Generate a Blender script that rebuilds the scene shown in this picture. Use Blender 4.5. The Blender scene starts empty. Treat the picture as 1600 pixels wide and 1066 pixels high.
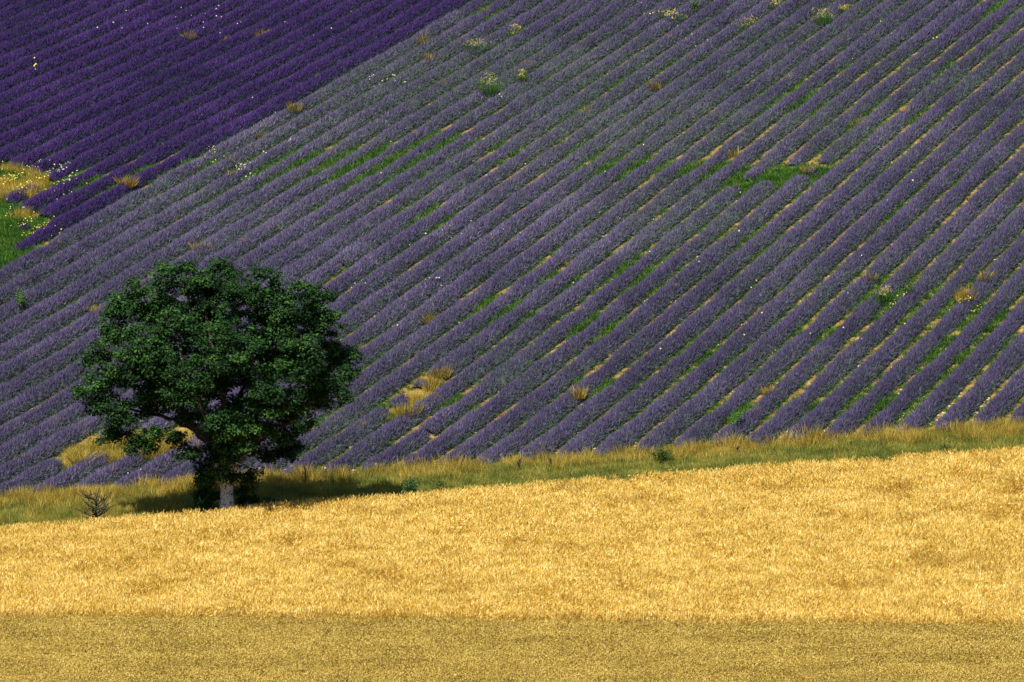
import bpy, math, random
import numpy as np
from mathutils import Vector
rng = np.random.default_rng(7)
random.seed(7)
scene = bpy.context.scene

# ------------------------------------------------------------------ camera, sky, sun, exposure
PITCH = math.atan(0.16)
F = 8000.0                                   # focal length in pixels of the 1600 px wide photograph
cam_data = bpy.data.cameras.new('camera')
cam_data.sensor_width = 36.0
cam_data.lens = 36.0 * F / 1600.0
cam_data.clip_start = 1.0
cam_data.clip_end = 6000.0
cam = bpy.data.objects.new('camera', cam_data)
scene.collection.objects.link(cam)
cam.location = (0, 0, 0)
cam.rotation_euler = (math.pi / 2 - PITCH, 0, 0)
scene.camera = cam

SUN_EL = math.radians(57)
TO_SUN_X, TO_SUN_Y = -0.46, -0.88            # horizontal direction towards the sun
_n = math.hypot(TO_SUN_X, TO_SUN_Y)
sun_vec = Vector((TO_SUN_X / _n * math.cos(SUN_EL), TO_SUN_Y / _n * math.cos(SUN_EL), math.sin(SUN_EL)))
world = bpy.data.worlds.new('World')
scene.world = world
world.use_nodes = True
wn = world.node_tree
bg = wn.nodes['Background']
sky = wn.nodes.new('ShaderNodeTexSky')
sky.sky_type = 'NISHITA'
sky.sun_disc = False
sky.sun_elevation = SUN_EL
sky.sun_rotation = math.atan2(sun_vec.x, sun_vec.y)
sky.altitude = 600
wn.links.new(sky.outputs[0], bg.inputs[0])
bg.inputs[1].default_value = 0.06
sun_data = bpy.data.lights.new('sun', 'SUN')
sun_data.energy = 4.2
sun_data.angle = math.radians(0.5)
sun_data.color = (1.0, 0.95, 0.86)
sun = bpy.data.objects.new('sun', sun_data)
scene.collection.objects.link(sun)
sun.rotation_euler = sun_vec.to_track_quat('Z', 'Y').to_euler()
scene.view_settings.view_transform = 'Standard'
scene.view_settings.look = 'None'
scene.view_settings.exposure = 0.92
scene.view_settings.gamma = 1.0
scene.view_settings.use_curve_mapping = False
scene.cycles.max_bounces = 6
scene.cycles.transparent_max_bounces = 4
scene.render.film_transparent = False

# ------------------------------------------------------------------ terrain
D0, TAN, SP, K0 = 250.0, 1.73, 1.75, 24.36029
CZ = [-36.79735, 10.38192, -1.82015, -0.17309, 1.21952, 1.61245, 1.15379, -0.49991, 0.46946, 0.78824,
      0.26363, -0.60619, -0.03991, -0.0875, 0.01767]
CA, SA = math.cos(PITCH), math.sin(PITCH)


def smooth(t):
    t = np.clip(t, 0, 1)
    return t * t * (3 - 2 * t)


def z_hill(X, Y):
    X = np.asarray(X, float); Y = np.asarray(Y, float)
    a = X / 28.0; b = (Y - 287.0) / 42.0
    ac = np.clip(a, -1.25, 1.2); bc = np.clip(b, -1.02, 1.0)
    z = 0.0; n = 0
    for i in range(5):
        for j in range(5 - i):
            z = z + CZ[n] * ac ** i * bc ** j
            n += 1
    ex = np.clip(a - ac, -12, 12)
    ey = b - bc
    up = np.where(ey > 0, 7.0 * (1 - np.exp(-ey * 0.9)) / 0.9, ey * 8.5)
    return z + ex * 1.0 + up


def pix(X, Y, Z):                            # photograph pixel of a point
    X = np.asarray(X, float); Y = np.asarray(Y, float); Z = np.asarray(Z, float)
    dep = Y * CA - Z * SA
    v = Y * SA + Z * CA
    return 800 + F * X / dep, 533 - F * v / dep


def at_fn(zf, x, y, y0=150.0, y1=380.0):     # ground point that the photograph shows at pixel (x, y)
    x = np.atleast_1d(np.asarray(x, float)); y = np.atleast_1d(np.asarray(y, float))
    u = (x - 800) / F; v = -(y - 533) / F
    U = u / (CA + v * SA); T = (-SA + v * CA) / (CA + v * SA)
    lo = np.full(x.shape, y0); hi = np.full(x.shape, y1)
    for _ in range(40):
        m = (lo + hi) / 2
        below = T * m < zf(U * m, m)
        hi = np.where(below, m, hi); lo = np.where(below, lo, m)
    return U * lo, lo, zf(U * lo, lo)


_x = np.linspace(-60, 1660, 25)
_X, _Y, _ = at_fn(z_hill, _x, 790 - 0.070 * _x)
PB = np.polyfit(_X, _Y, 2)


def Yb(X):                                   # foot of the lavender hill
    return np.polyval(PB, np.clip(X, -36, 36))


Z_NEAR, Z_NEAR_X = -46.75, 0.012


def z_front(X, Y):
    b = Yb(X)
    zb = z_hill(X, b)
    w = smooth((b - Y) / 38.0)
    zn = Z_NEAR + Z_NEAR_X * np.clip(X, -60, 60)
    z = zb * (1 - w) + zn * w
    t = smooth(1 - np.clip(Y, 0, 400) / 112.0)
    return z * (1 - t) + (-1.9) * t


def z_ground(X, Y):
    X = np.asarray(X, float); Y = np.asarray(Y, float)
    return np.where(Y >= Yb(X), z_hill(X, Y), z_front(X, Y))


_xs = np.array([0, 175, 350, 530, 700, 850, 1000, 1150, 1300, 1450, 1600.])
_yt = np.array([828, 812, 799, 783, 768, 757, 746, 733, 722, 712, 702.])
_X, _Y, _ = at_fn(z_ground, _xs, _yt + 27)
PW = np.polyfit(_X, _Y, 3)
_X, _Y, _ = at_fn(z_ground, _xs, 962 + 0.009 * _xs + 24)
PN = np.polyfit(_X, _Y, 1)


def Yw(X): return np.polyval(PW, np.clip(X, -30, 30))
def Yn(X): return np.polyval(PN, np.clip(X, -60, 60)) + 0.25 * (vnoise(X / 2.1, X * 0, 63) - 0.5)


def kidx(X, Y): return K0 + (X - (Y - D0) / TAN) / SP      # row coordinate, integer between two rows


# ------------------------------------------------------------------ noise
def vnoise(x, y, seed=0):
    x = np.asarray(x, float); y = np.asarray(y, float)
    xi = np.floor(x); yi = np.floor(y)
    fx = x - xi; fy = y - yi
    fx = fx * fx * (3 - 2 * fx); fy = fy * fy * (3 - 2 * fy)

    def h(a, b):
        s = np.sin(a * 127.1 + b * 311.7 + seed * 74.7) * 43758.5453
        return s - np.floor(s)
    return (h(xi, yi) * (1 - fx) + h(xi + 1, yi) * fx) * (1 - fy) + (h(xi, yi + 1) * (1 - fx) + h(xi + 1, yi + 1) * fx) * fy


def fbm(x, y, seed=0, o=3):
    t = 0.0; a = 0.5; n = 0.0
    for i in range(o):
        t = t + a * vnoise(x * 2 ** i + 13.1 * i, y * 2 ** i - 7.7 * i, seed + i); n += a; a *= 0.5
    return t / n


# ------------------------------------------------------------------ materials
def new_mat(name):
    m = bpy.data.materials.new(name); m.use_nodes = True
    nt = m.node_tree
    for n in list(nt.nodes): nt.nodes.remove(n)
    out = nt.nodes.new('ShaderNodeOutputMaterial')
    return m, nt, out


def N(nt, t, **kw):
    n = nt.nodes.new(t)
    for k, v in kw.items(): setattr(n, k, v)
    return n


def ramp(nt, fac, cols):
    r = N(nt, 'ShaderNodeValToRGB')
    el = r.color_ramp.elements
    while len(el) < len(cols): el.new(0.5)
    for e, (p, c) in zip(el, cols):
        e.position = p; e.color = (*c, 1)
    nt.links.new(fac, r.inputs[0])
    return r.outputs[0]


def noise(nt, scale, detail=3, rough=0.6, vec=None):
    n = N(nt, 'ShaderNodeTexNoise'); n.inputs['Scale'].default_value = scale
    n.inputs['Detail'].default_value = detail; n.inputs['Roughness'].default_value = rough
    if vec is None:
        g = N(nt, 'ShaderNodeNewGeometry'); vec = g.outputs['Position']
    nt.links.new(vec, n.inputs['Vector'])
    return n.outputs[0]


def math_n(nt, op, a, b, clamp=False):
    m = N(nt, 'ShaderNodeMath', operation=op, use_clamp=clamp)
    for i, v in enumerate((a, b)):
        if isinstance(v, (int, float)): m.inputs[i].default_value = v
        else: nt.links.new(v, m.inputs[i])
    return m.outputs[0]


def plant_mat(name, cols, big=0.15, big_amt=0.5, rough=0.6, trans=0.3, tcol=None, big_stretch=None, spec=0.25, streak=0.0):
    """colour from a per-blade 'tone' value plus large soft variation over the field; lets some light through"""
    m, nt, out = new_mat(name)
    a = N(nt, 'ShaderNodeAttribute', attribute_name='tone')
    vec = None
    if big_stretch:
        g = N(nt, 'ShaderNodeNewGeometry'); mp = N(nt, 'ShaderNodeMapping')
        mp.inputs['Scale'].default_value = big_stretch
        nt.links.new(g.outputs['Position'], mp.inputs[0]); vec = mp.outputs[0]
    nz = noise(nt, big, 3, 0.6, vec)
    c = math_n(nt, 'MULTIPLY', math_n(nt, 'SUBTRACT', nz, 0.5), big_amt * 2)
    if streak:
        g2 = N(nt, 'ShaderNodeNewGeometry'); mp2 = N(nt, 'ShaderNodeMapping'); mp2.inputs['Scale'].default_value = (9.0, 4.0, 0.8)
        nt.links.new(g2.outputs['Position'], mp2.inputs[0])
        c = math_n(nt, 'ADD', c, math_n(nt, 'MULTIPLY', math_n(nt, 'SUBTRACT', noise(nt, 1.0, 2, 0.6, mp2.outputs[0]), 0.5), streak * 2))
    f = math_n(nt, 'ADD', a.outputs['Fac'], c, True)
    col = ramp(nt, f, cols)
    b = N(nt, 'ShaderNodeBsdfPrincipled')
    nt.links.new(col, b.inputs['Base Color'])
    b.inputs['Roughness'].default_value = rough
    b.inputs['Specular IOR Level'].default_value = spec
    if trans > 0:
        t = N(nt, 'ShaderNodeBsdfTranslucent')
        if tcol:
            mx = N(nt, 'ShaderNodeMix', data_type='RGBA', blend_type='MULTIPLY'); mx.inputs[0].default_value = 1
            nt.links.new(col, mx.inputs[6]); mx.inputs[7].default_value = (*tcol, 1)
            nt.links.new(mx.outputs[2], t.inputs[0])
        else: nt.links.new(col, t.inputs[0])
        s = N(nt, 'ShaderNodeMixShader'); s.inputs[0].default_value = trans
        nt.links.new(b.outputs[0], s.inputs[1]); nt.links.new(t.outputs[0], s.inputs[2])
        nt.links.new(s.outputs[0], out.inputs[0])
    else: nt.links.new(b.outputs[0], out.inputs[0])
    return m


def ground_mat(name, cols, scale, fine, bump=0.5):
    m, nt, out = new_mat(name)
    n1 = noise(nt, scale, 4, 0.65); n2 = noise(nt, fine, 3, 0.7)
    f = math_n(nt, 'ADD', math_n(nt, 'MULTIPLY', n1, 0.7), math_n(nt, 'MULTIPLY', n2, 0.3), True)
    col = ramp(nt, f, cols)
    b = N(nt, 'ShaderNodeBsdfPrincipled'); b.inputs['Roughness'].default_value = 0.95
    b.inputs['Specular IOR Level'].default_value = 0.1
    nt.links.new(col, b.inputs['Base Color'])
    bp = N(nt, 'ShaderNodeBump'); bp.inputs['Strength'].default_value = bump; bp.inputs['Distance'].default_value = 0.05
    nt.links.new(n2, bp.inputs['Height']); nt.links.new(bp.outputs[0], b.inputs['Normal'])
    nt.links.new(b.outputs[0], out.inputs[0])
    return m


M = {}
M['soil'] = ground_mat('ochre_soil', [(0.34, (0.045, 0.05, 0.02)), (0.5, (0.20, 0.13, 0.04)), (0.68, (0.36, 0.24, 0.08))], 1.3, 12)
M['verge'] = ground_mat('verge_turf', [(0.3, (0.035, 0.05, 0.012)), (0.55, (0.08, 0.10, 0.025)), (0.75, (0.16, 0.14, 0.05))], 0.5, 9)
M['straw'] = ground_mat('straw_soil', [(0.3, (0.10, 0.065, 0.02)), (0.6, (0.22, 0.14, 0.045)), (0.8, (0.30, 0.2, 0.07))], 0.5, 12)
M['lilac'] = plant_mat('pale_lavender_flower', [(0.0, (0.056, 0.044, 0.108)), (0.4, (0.101, 0.077, 0.176)), (0.75, (0.156, 0.120, 0.245)), (1.0, (0.25, 0.20, 0.33))], 0.09, 0.35, 0.8, 0.25)
M['violet'] = plant_mat('violet_lavender_flower', [(0.0, (0.030, 0.015, 0.085)), (0.45, (0.057, 0.025, 0.142)), (0.8, (0.092, 0.039, 0.20)), (1.0, (0.145, 0.068, 0.28))], 0.09, 0.35, 0.8, 0.2)
M['lav_leaf'] = plant_mat('lavender_leaf', [(0.0, (0.034, 0.048, 0.046)), (0.5, (0.076, 0.103, 0.085)), (1.0, (0.155, 0.19, 0.12))], 0.12, 0.3, 0.8, 0.2)
M['lav_leaf_dark'] = plant_mat('violet_lavender_leaf', [(0.0, (0.016, 0.018, 0.038)), (0.5, (0.030, 0.038, 0.062)), (1.0, (0.06, 0.08, 0.09))], 0.12, 0.3, 0.8, 0.2)
M['weed'] = plant_mat('green_weed', [(0.0, (0.02, 0.07, 0.012)), (0.5, (0.06, 0.17, 0.022)), (1.0, (0.22, 0.36, 0.05))], 0.5, 0.4, 0.6, 0.35)
M['grass'] = plant_mat('green_grass', [(0.0, (0.05, 0.09, 0.012)), (0.5, (0.20, 0.22, 0.035)), (1.0, (0.50, 0.40, 0.08))], 0.6, 0.7, 0.6, 0.3)
M['dry'] = plant_mat('dry_grass', [(0.0, (0.09, 0.075, 0.012)), (0.35, (0.25, 0.19, 0.03)), (0.7, (0.58, 0.41, 0.065)), (1.0, (0.82, 0.63, 0.17))], 0.45, 0.5, 0.6, 0.3)
M['wheat'] = plant_mat('ripe_wheat', [(0.0, (0.29, 0.145, 0.013)), (0.35, (0.59, 0.36, 0.036)), (0.65, (0.84, 0.575, 0.085)), (1.0, (0.95, 0.80, 0.31))], 1.1, 0.45, 0.45, 0.3, None, (0.35, 1.0, 0.5), 0.5, 0.6)
M['wheat_short'] = plant_mat('short_wheat', [(0.0, (0.06, 0.034, 0.006)), (0.35, (0.25, 0.155, 0.022)), (0.7, (0.45, 0.31, 0.045)), (1.0, (0.68, 0.51, 0.12))], 0.5, 0.35, 0.5, 0.25, None, (0.5, 1.0, 1.0), 0.4)
M['oak'] = plant_mat('oak_leaf', [(0.0, (0.004, 0.015, 0.004)), (0.5, (0.015, 0.052, 0.010)), (1.0, (0.068, 0.155, 0.024))], 0.8, 0.35, 0.65, 0.12, None, None, 0.15)
M['shrub'] = plant_mat('shrub_leaf', [(0.0, (0.015, 0.04, 0.012)), (0.5, (0.035, 0.085, 0.02)), (1.0, (0.08, 0.16, 0.035))], 0.5, 0.3, 0.5, 0.25)
M['yellow'] = plant_mat('yellow_flower', [(0.0, (0.35, 0.30, 0.03)), (1.0, (0.75, 0.65, 0.10))], 0.5, 0.2, 0.7, 0.2)
M['white'] = plant_mat('white_flower', [(0.0, (0.32, 0.31, 0.24)), (1.0, (0.6, 0.58, 0.46))], 0.5, 0.2, 0.7, 0.2)


def bark_mat(name, pale):
    m, nt, out = new_mat(name)
    g = N(nt, 'ShaderNodeTexCoord')
    mp = N(nt, 'ShaderNodeMapping'); mp.inputs['Scale'].default_value = (1, 1, 0.35)
    nt.links.new(g.outputs['Object'], mp.inputs[0])
    n1 = noise(nt, 9, 4, 0.7, mp.outputs[0]); n2 = noise(nt, 11, 4, 0.65, g.outputs['Object'])
    c1 = ramp(nt, n1, [(0.35, (0.014, 0.011, 0.009)), (0.65, (0.05, 0.042, 0.033))])
    sep = N(nt, 'ShaderNodeSeparateXYZ'); nt.links.new(g.outputs['Object'], sep.inputs[0])
    if pale:       # lichen-covered foot of the trunk
        lw = math_n(nt, 'MULTIPLY', math_n(nt, 'SUBTRACT', 3.5, sep.outputs[2]), 0.9, True)
        f = ramp(nt, math_n(nt, 'ADD', n2, math_n(nt, 'MULTIPLY', math_n(nt, 'SUBTRACT', lw, 1.0), 0.2)), [(0.41, (0, 0, 0)), (0.46, (1, 1, 1))])
        mx = N(nt, 'ShaderNodeMix', data_type='RGBA'); nt.links.new(f, mx.inputs[0])
        nt.links.new(c1, mx.inputs[6]); mx.inputs[7].default_value = (0.62, 0.60, 0.57, 1)
        col = mx.outputs[2]
    else: col = c1
    b = N(nt, 'ShaderNodeBsdfPrincipled'); b.inputs['Roughness'].default_value = 0.9
    nt.links.new(col, b.inputs['Base Color'])
    bp = N(nt, 'ShaderNodeBump'); bp.inputs['Strength'].default_value = 0.8; bp.inputs['Distance'].default_value = 0.06
    nt.links.new(n1, bp.inputs['Height']); nt.links.new(bp.outputs[0], b.inputs['Normal'])
    nt.links.new(b.outputs[0], out.inputs[0])
    return m


M['bark'] = bark_mat('oak_bark', True)
M['twig'] = bark_mat('twig_bark', False)
M['stone'] = ground_mat('pale_stone', [(0.3, (0.42, 0.34, 0.22)), (0.7, (0.62, 0.54, 0.40))], 4, 30)


# ------------------------------------------------------------------ mesh helpers
def make_mesh(name, V, T, tone=None, mat=None, smooth_=False, mats=None, midx=None):
    """V (n,3), T (m,3) triangles"""
    V = np.asarray(V, np.float32); T = np.asarray(T, np.int32)
    me = bpy.data.meshes.new(name)
    me.vertices.add(len(V)); me.vertices.foreach_set('co', V.ravel())
    me.loops.add(len(T) * 3); me.loops.foreach_set('vertex_index', T.ravel())
    me.polygons.add(len(T))
    me.polygons.foreach_set('loop_start', np.arange(0, len(T) * 3, 3, dtype=np.int32))
    if midx is not None: me.polygons.foreach_set('material_index', np.asarray(midx, np.int32))
    me.polygons.foreach_set('use_smooth', np.full(len(T), smooth_))
    if tone is not None:
        at = me.attributes.new('tone', 'FLOAT', 'POINT')
        at.data.foreach_set('value', np.asarray(tone, np.float32))
    for m in (mats or [mat]):
        if m: me.materials.append(m)
    me.update(calc_edges=True)
    return me


def link(name, me, parent=None, **props):
    o = bpy.data.objects.new(name, me)
    scene.collection.objects.link(o)
    if parent is not None: o.parent = parent
    for k, v in props.items(): o[k] = v
    return o


def root(name, label, cat, loc, group=None):
    o = bpy.data.objects.new(name, None); scene.collection.objects.link(o)
    o.empty_display_size = 0.3
    o.location = loc; o['label'] = label; o['category'] = cat
    if group: o['group'] = group
    return o


class Geo:
    """collects vertices, triangles and tones"""
    def __init__(s): s.V = []; s.T = []; s.C = []; s.M = []; s.n = 0
    def add(s, V, T, C, m=0):
        V = np.asarray(V, float).reshape(-1, 3); T = np.asarray(T, int).reshape(-1, 3)
        s.V.append(V); s.T.append(T + s.n); s.C.append(np.broadcast_to(C, (len(V),)).astype(float)); s.M.append(np.full(len(T), m)); s.n += len(V)
    def mesh(s, name, mats, smooth_=False):
        return make_mesh(name, np.concatenate(s.V), np.concatenate(s.T), np.concatenate(s.C), None, smooth_, mats, np.concatenate(s.M))


def blades(g, base, dirn, length, width, tone, rng, m=0, curve=0.0):
    """one single-triangle blade per base point (n)"""
    n = len(base)
    r = rng.normal(size=(n, 3)); side = np.cross(dirn, r); side /= np.linalg.norm(side, axis=1)[:, None] + 1e-9
    w = (np.broadcast_to(width, (n,)) / 2)[:, None]; L = np.broadcast_to(length, (n,))[:, None]
    V = np.stack([base - side * w, base + side * w, base + dirn * L], 1).reshape(-1, 3)
    T = np.arange(n * 3).reshape(n, 3)
    g.add(V, T, np.repeat(np.broadcast_to(tone, (n,)), 3), m)


def tube(g, pts, rad, sides, tone=0.5, m=0, rough=0.0, rng=rng):
    pts = np.asarray(pts, float); n = len(pts)
    V = []
    up = np.array([0.13, 0.21, 0.97])
    for i in range(n):
        d = pts[min(i + 1, n - 1)] - pts[max(i - 1, 0)]; d /= np.linalg.norm(d) + 1e-9
        a = np.cross(d, up if abs(d @ up) < 0.97 else np.array([1., 0, 0])); a /= np.linalg.norm(a); b = np.cross(d, a)
        for k in range(sides):
            t = 2 * math.pi * k / sides
            r = rad[i] * (1 + rough * (rng.random() - 0.5))
            V.append(pts[i] + (a * math.cos(t) + b * math.sin(t)) * r)
    T = []
    for i in range(n - 1):
        for k in range(sides):
            p = i * sides + k; q = i * sides + (k + 1) % sides
            T += [(p, q, q + sides), (p, q + sides, p + sides)]
    V.append(pts[-1]); T += [((n - 1) * sides + k, (n - 1) * sides + (k + 1) % sides, n * sides) for k in range(sides)]
    g.add(V, T, tone, m)


# ------------------------------------------------------------------ ground sheets
def sheet(name, xs, rows, zf, mat, dz=0.0):
    """grid between curves: rows is a list of functions of X giving Y"""
    G = []
    for fn in rows:
        Y = fn(xs) + 0 * xs
        G.append(np.stack([xs, Y, zf(xs, Y) + dz], -1))
    V = np.concatenate(G); nx = len(xs)
    T = []
    for j in range(len(rows) - 1):
        i = np.arange(nx - 1) + j * nx
        T.append(np.stack([i, i + 1, i + 1 + nx], -1)); T.append(np.stack([i, i + 1 + nx, i + nx], -1))
    me = make_mesh(name, V, np.concatenate(T), None, mat, True)
    return link(name, me, kind='structure')


XS = np.concatenate([np.linspace(-1500, -60, 14)[:-1], np.linspace(-60, 60, 121), np.linspace(60, 1500, 14)[1:]])


def between(f0, f1, n):
    return [(lambda X, t=t: f0(X) * (1 - t) + f1(X) * t) for t in np.linspace(0, 1, n)]


hill_rows = between(Yb, lambda X: Yb(X) * 0 + 360, 90) + [(lambda X, v=v: X * 0 + v) for v in (380, 400, 440, 500, 600, 800, 1200, 2500)]
sheet('lavender_field_ground', XS, hill_rows, z_hill, M['soil'])
sheet('grass_verge_ground', XS, between(Yw, Yb, 14), z_front, M['verge'])
sheet('wheat_field_ground', XS, between(Yn, Yw, 30), z_front, M['straw'])
sheet('near_field_ground', XS, [(lambda X, v=v: X * 0 + v) for v in (-60, -20)] + between(lambda X: X * 0 + 2, Yn, 80), z_front, M['straw'])

# ------------------------------------------------------------------ clearings, in photograph pixels of the ground: x, y, rx, ry
CLEAR = [(10, 292, 48, 20), (0, 372, 30, 45), (45, 352, 22, 12), (70, 300, 14, 10),
         (170, 712, 30, 15), (132, 720, 26, 10), (212, 705, 30, 18), (98, 732, 18, 6), (256, 700, 26, 18), (298, 694, 18, 14),
         (648, 628, 20, 9), (622, 656, 18, 8), (668, 606, 14, 7),
         (1240, 282, 22, 11), (1200, 292, 20, 9), (1160, 300, 18, 8), (1285, 275, 14, 8)]


def hole(px, py, grow=1.0, sel=None):
    v = np.zeros(np.shape(px))
    for c in (CLEAR if sel is None else [CLEAR[i] for i in sel]):
        v = np.maximum(v, 1.35 - np.hypot((px - c[0]) / (c[2] * grow), (py - c[1]) / (c[3] * grow)))
    return v


# where weeds stand thick between the rows: photograph x, y, rx, ry, amount
WEEDS = [(540, 268, 150, 34, 1), (630, 252, 90, 24, 1), (700, 228, 70, 20, .9), (420, 285, 60, 16, .8), (800, 250, 60, 26, .5), (950, 270, 60, 20, .7), (440, 275, 60, 16, .9), (700, 240, 50, 14, .5), (880, 235, 70, 20, .35), (1010, 265, 60, 16, .7), (1100, 275, 70, 22, .9),
         (1190, 280, 80, 16, 1), (1270, 270, 50, 16, .9), (1240, 160, 60, 26, .6), (1330, 120, 40, 20, .4), (1560, 20, 30, 26, .8), (1480, 110, 30, 12, .4),
         (660, 345, 60, 26, .6), (520, 340, 50, 16, .4), (700, 400, 40, 30, .4), (790, 490, 60, 30, .9), (870, 440, 50, 26, .6), (920, 520, 60, 30, .7), (1000, 430, 60, 40, .6),
         (1400, 340, 30, 26, .4), (1180, 380, 60, 30, .4), (1290, 530, 60, 24, .7), (1480, 560, 60, 50, .65), (1380, 640, 70, 30, .75), (1260, 640, 50, 26, .6), (1500, 480, 60, 40, .5), (1550, 520, 50, 40, .6),
         (1400, 470, 60, 40, .6), (1150, 650, 40, 24, 1), (1090, 560, 60, 34, .5), (950, 600, 60, 30, .4), (720, 640, 50, 24, .5), (620, 640, 40, 20, .6), (480, 660, 40, 16, .5),
         (10, 372, 40, 50, 1), (20, 300, 60, 20, .6), (120, 290, 60, 20, .8), (230, 275, 40, 12, .8), (310, 262, 40, 12, .9), (60, 395, 60, 14, .8), (5, 410, 30, 14, .9),
         (560, 560, 60, 40, .3), (340, 320, 30, 14, .5), (250, 715, 60, 20, .4), (1340, 200, 60, 24, .4), (1440, 190, 50, 20, .4), (960, 130, 60, 16, .25), (760, 30, 50, 12, .6)]


def weed_den(px, py):
    v = np.zeros(np.shape(px))
    for (a, b, c, d, q) in WEEDS: v = np.maximum(v, q * (1.25 - np.hypot((px - a) / c, (py - b) / d)))
    return np.clip(v * 1.3, 0, 1)


# ------------------------------------------------------------------ lavender rows
U_ROW = np.array([1 / TAN, 1.0]); U_ROW = U_ROW / np.linalg.norm(U_ROW)     # plan direction of the rows
ACROSS = np.array([U_ROW[1], -U_ROW[0]])
ORD = ['zeroth', 'first', 'second', 'third', 'fourth', 'fifth', 'sixth', 'seventh', 'eighth', 'ninth', 'tenth', 'eleventh', 'twelfth',
       'thirteenth', 'fourteenth', 'fifteenth', 'sixteenth', 'seventeenth', 'eighteenth', 'nineteenth', 'twentieth', 'twenty-first', 'twenty-second', 'twenty-third']
ROW_STATS = [0.0, 0]


def build_row(k, label, group, pale):
    kc = k + 0.5
    yy = np.arange(238.0, 352.0, 0.05)
    xx = SP * (kc - K0) + (yy - D0) / TAN
    zz = z_ground(xx, yy)
    px, py = pix(xx, yy, zz)
    ok = (yy > Yb(xx) + 0.15 + 0.5 * vnoise(np.full_like(yy, k * 3.7), 0)) & (px > -85) & (px < 1685) & (py > -45)
    if not ok.any(): return None
    yy = yy[ok]; xx = xx[ok]; px = px[ok]; py = py[ok]
    if len(yy) < 20: return None
    L = (yy - yy[0]) / U_ROW[1]                         # distance along the row
    origin = np.array([xx[0], yy[0], float(z_ground(xx[0], yy[0]))])
    # plants stand or are missing
    h = hole(px, py + 6)
    gapn = vnoise(L / 0.9, np.full_like(L, k * 5.3), 5)
    thin = vnoise(L / 6.0, np.full_like(L, k * 2.3), 9)
    present = (h < 0.25) & ~((gapn > 0.985) & (thin > 0.5))
    # soft envelope of heights so that rows end rounded
    env = np.convolve(present.astype(float), np.ones(13) / 13, mode='same')
    env = np.where(present, np.clip(env * 1.35 - 0.15, 0.25, 1), 0)
    env[:8] = np.minimum(env[:8], 0.8)
    plant = vnoise(L / 0.38, np.full_like(L, k * 9.1), 3)
    wob = fbm(L / 2.2, np.full_like(L, k * 4.9), 11)
    R = 0.86 + 0.16 * plant + 0.42 * (wob - 0.5)
    R = R * (1 - 0.32 * weed_den(px, py + 6)) * (1 - 0.05 * smooth((400 - py) / 200))
    side_wob = 0.12 * (fbm(L / 3.5, np.full_like(L, k * 6.1), 21) - 0.5)
    total = L[-1]
    if present.sum() < 15: return None
    W0, H0 = 0.575, 0.47
    r_obj = root('lavender_row', label, 'lavender', origin, group)
    # ---- leafy mound
    st = np.arange(0, total, 0.26)
    ix = np.clip(np.searchsorted(L, st), 0, len(L) - 1)
    ang = np.linspace(-0.12, math.pi + 0.12, 8)
    e = np.maximum(env[ix], 0.02)
    cx = origin[0] + U_ROW[0] * st; cy = origin[1] + U_ROW[1] * st
    jit = 1 + 0.16 * (rng.random((len(st), 8)) - 0.5)
    lat = np.cos(ang)[None] * (W0 * R[ix] * np.sqrt(e))[:, None] * jit + side_wob[ix][:, None]
    hz = np.sin(ang)[None] * (H0 * R[ix] * e)[:, None] * jit
    VX = cx[:, None] + ACROSS[0] * lat; VY = cy[:, None] + ACROSS[1] * lat
    VZ = z_ground(VX, VY) + hz - 0.03
    V = np.stack([VX, VY, VZ], -1).reshape(-1, 3) - origin
    T = []
    I = np.arange(len(st) - 1); keep = (env[ix][:-1] > 0.05) & (env[ix][1:] > 0.05); I = I[keep]
    for a in range(7):
        p = I * 8 + a
        T.append(np.stack([p, p + 1, p + 9], -1)); T.append(np.stack([p, p + 9, p + 8], -1))
    g = Geo()
    g.add(V, np.concatenate(T), rng.random(len(V)) * 0.5)
    # ---- blades and flower spikes
    far = np.clip((yy[0] - 246) / 90, 0, 1)

    def scatter(dens, fl):
        n = int(dens * total)
        s = rng.random(n) * total
        i = np.clip((s / 0.05 * U_ROW[1]).astype(int), 0, len(L) - 1)
        k_ = rng.random(n) < env[i]; s = s[k_]; i = i[k_]; n = len(s)
        if fl: th = np.arccos(np.clip(1 - 2 * rng.random(n), -1, 1) * 0.98) * 0.94 + 0.09
        else: th = rng.random(n) * math.pi
        c, sn = np.cos(th), np.sin(th)
        rad = rng.uniform(0.78, 1.04, n)
        lat = c * W0 * R[i] * np.sqrt(env[i]) * rad + side_wob[i]
        hh = sn * H0 * R[i] * env[i] * rad
        ax = cx_ = origin[0] + U_ROW[0] * s + ACROSS[0] * lat
        ay = origin[1] + U_ROW[1] * s + ACROSS[1] * lat
        az = z_ground(ax, ay) + np.maximum(hh, 0.01) - 0.01
        B = np.stack([ax, ay, az], -1) - origin
        nrm = np.stack([ACROSS[0] * c, ACROSS[1] * c, sn], -1)
        d = nrm * (0.75 if fl else 0.9) + np.array([0, 0, 0.62 if fl else 0.25]) + rng.normal(size=(n, 3)) * (0.22 if fl else 0.35)
        d /= np.linalg.norm(d, axis=1)[:, None]
        return B, d, s, i, sn, n
    wx = origin[0]; wy = origin[1]
    B, d, s, i, sn, n = scatter(300 if pale else 270, False)
    X_ = B[:, 0] + wx; Y_ = B[:, 1] + wy
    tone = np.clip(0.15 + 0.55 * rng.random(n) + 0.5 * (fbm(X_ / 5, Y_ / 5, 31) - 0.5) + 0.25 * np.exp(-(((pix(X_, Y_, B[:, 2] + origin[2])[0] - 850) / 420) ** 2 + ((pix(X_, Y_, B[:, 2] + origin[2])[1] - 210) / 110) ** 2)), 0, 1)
    blades(g, B, d, rng.uniform(0.12, 0.24, n), rng.uniform(0.035, 0.062, n), tone, rng)
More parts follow.
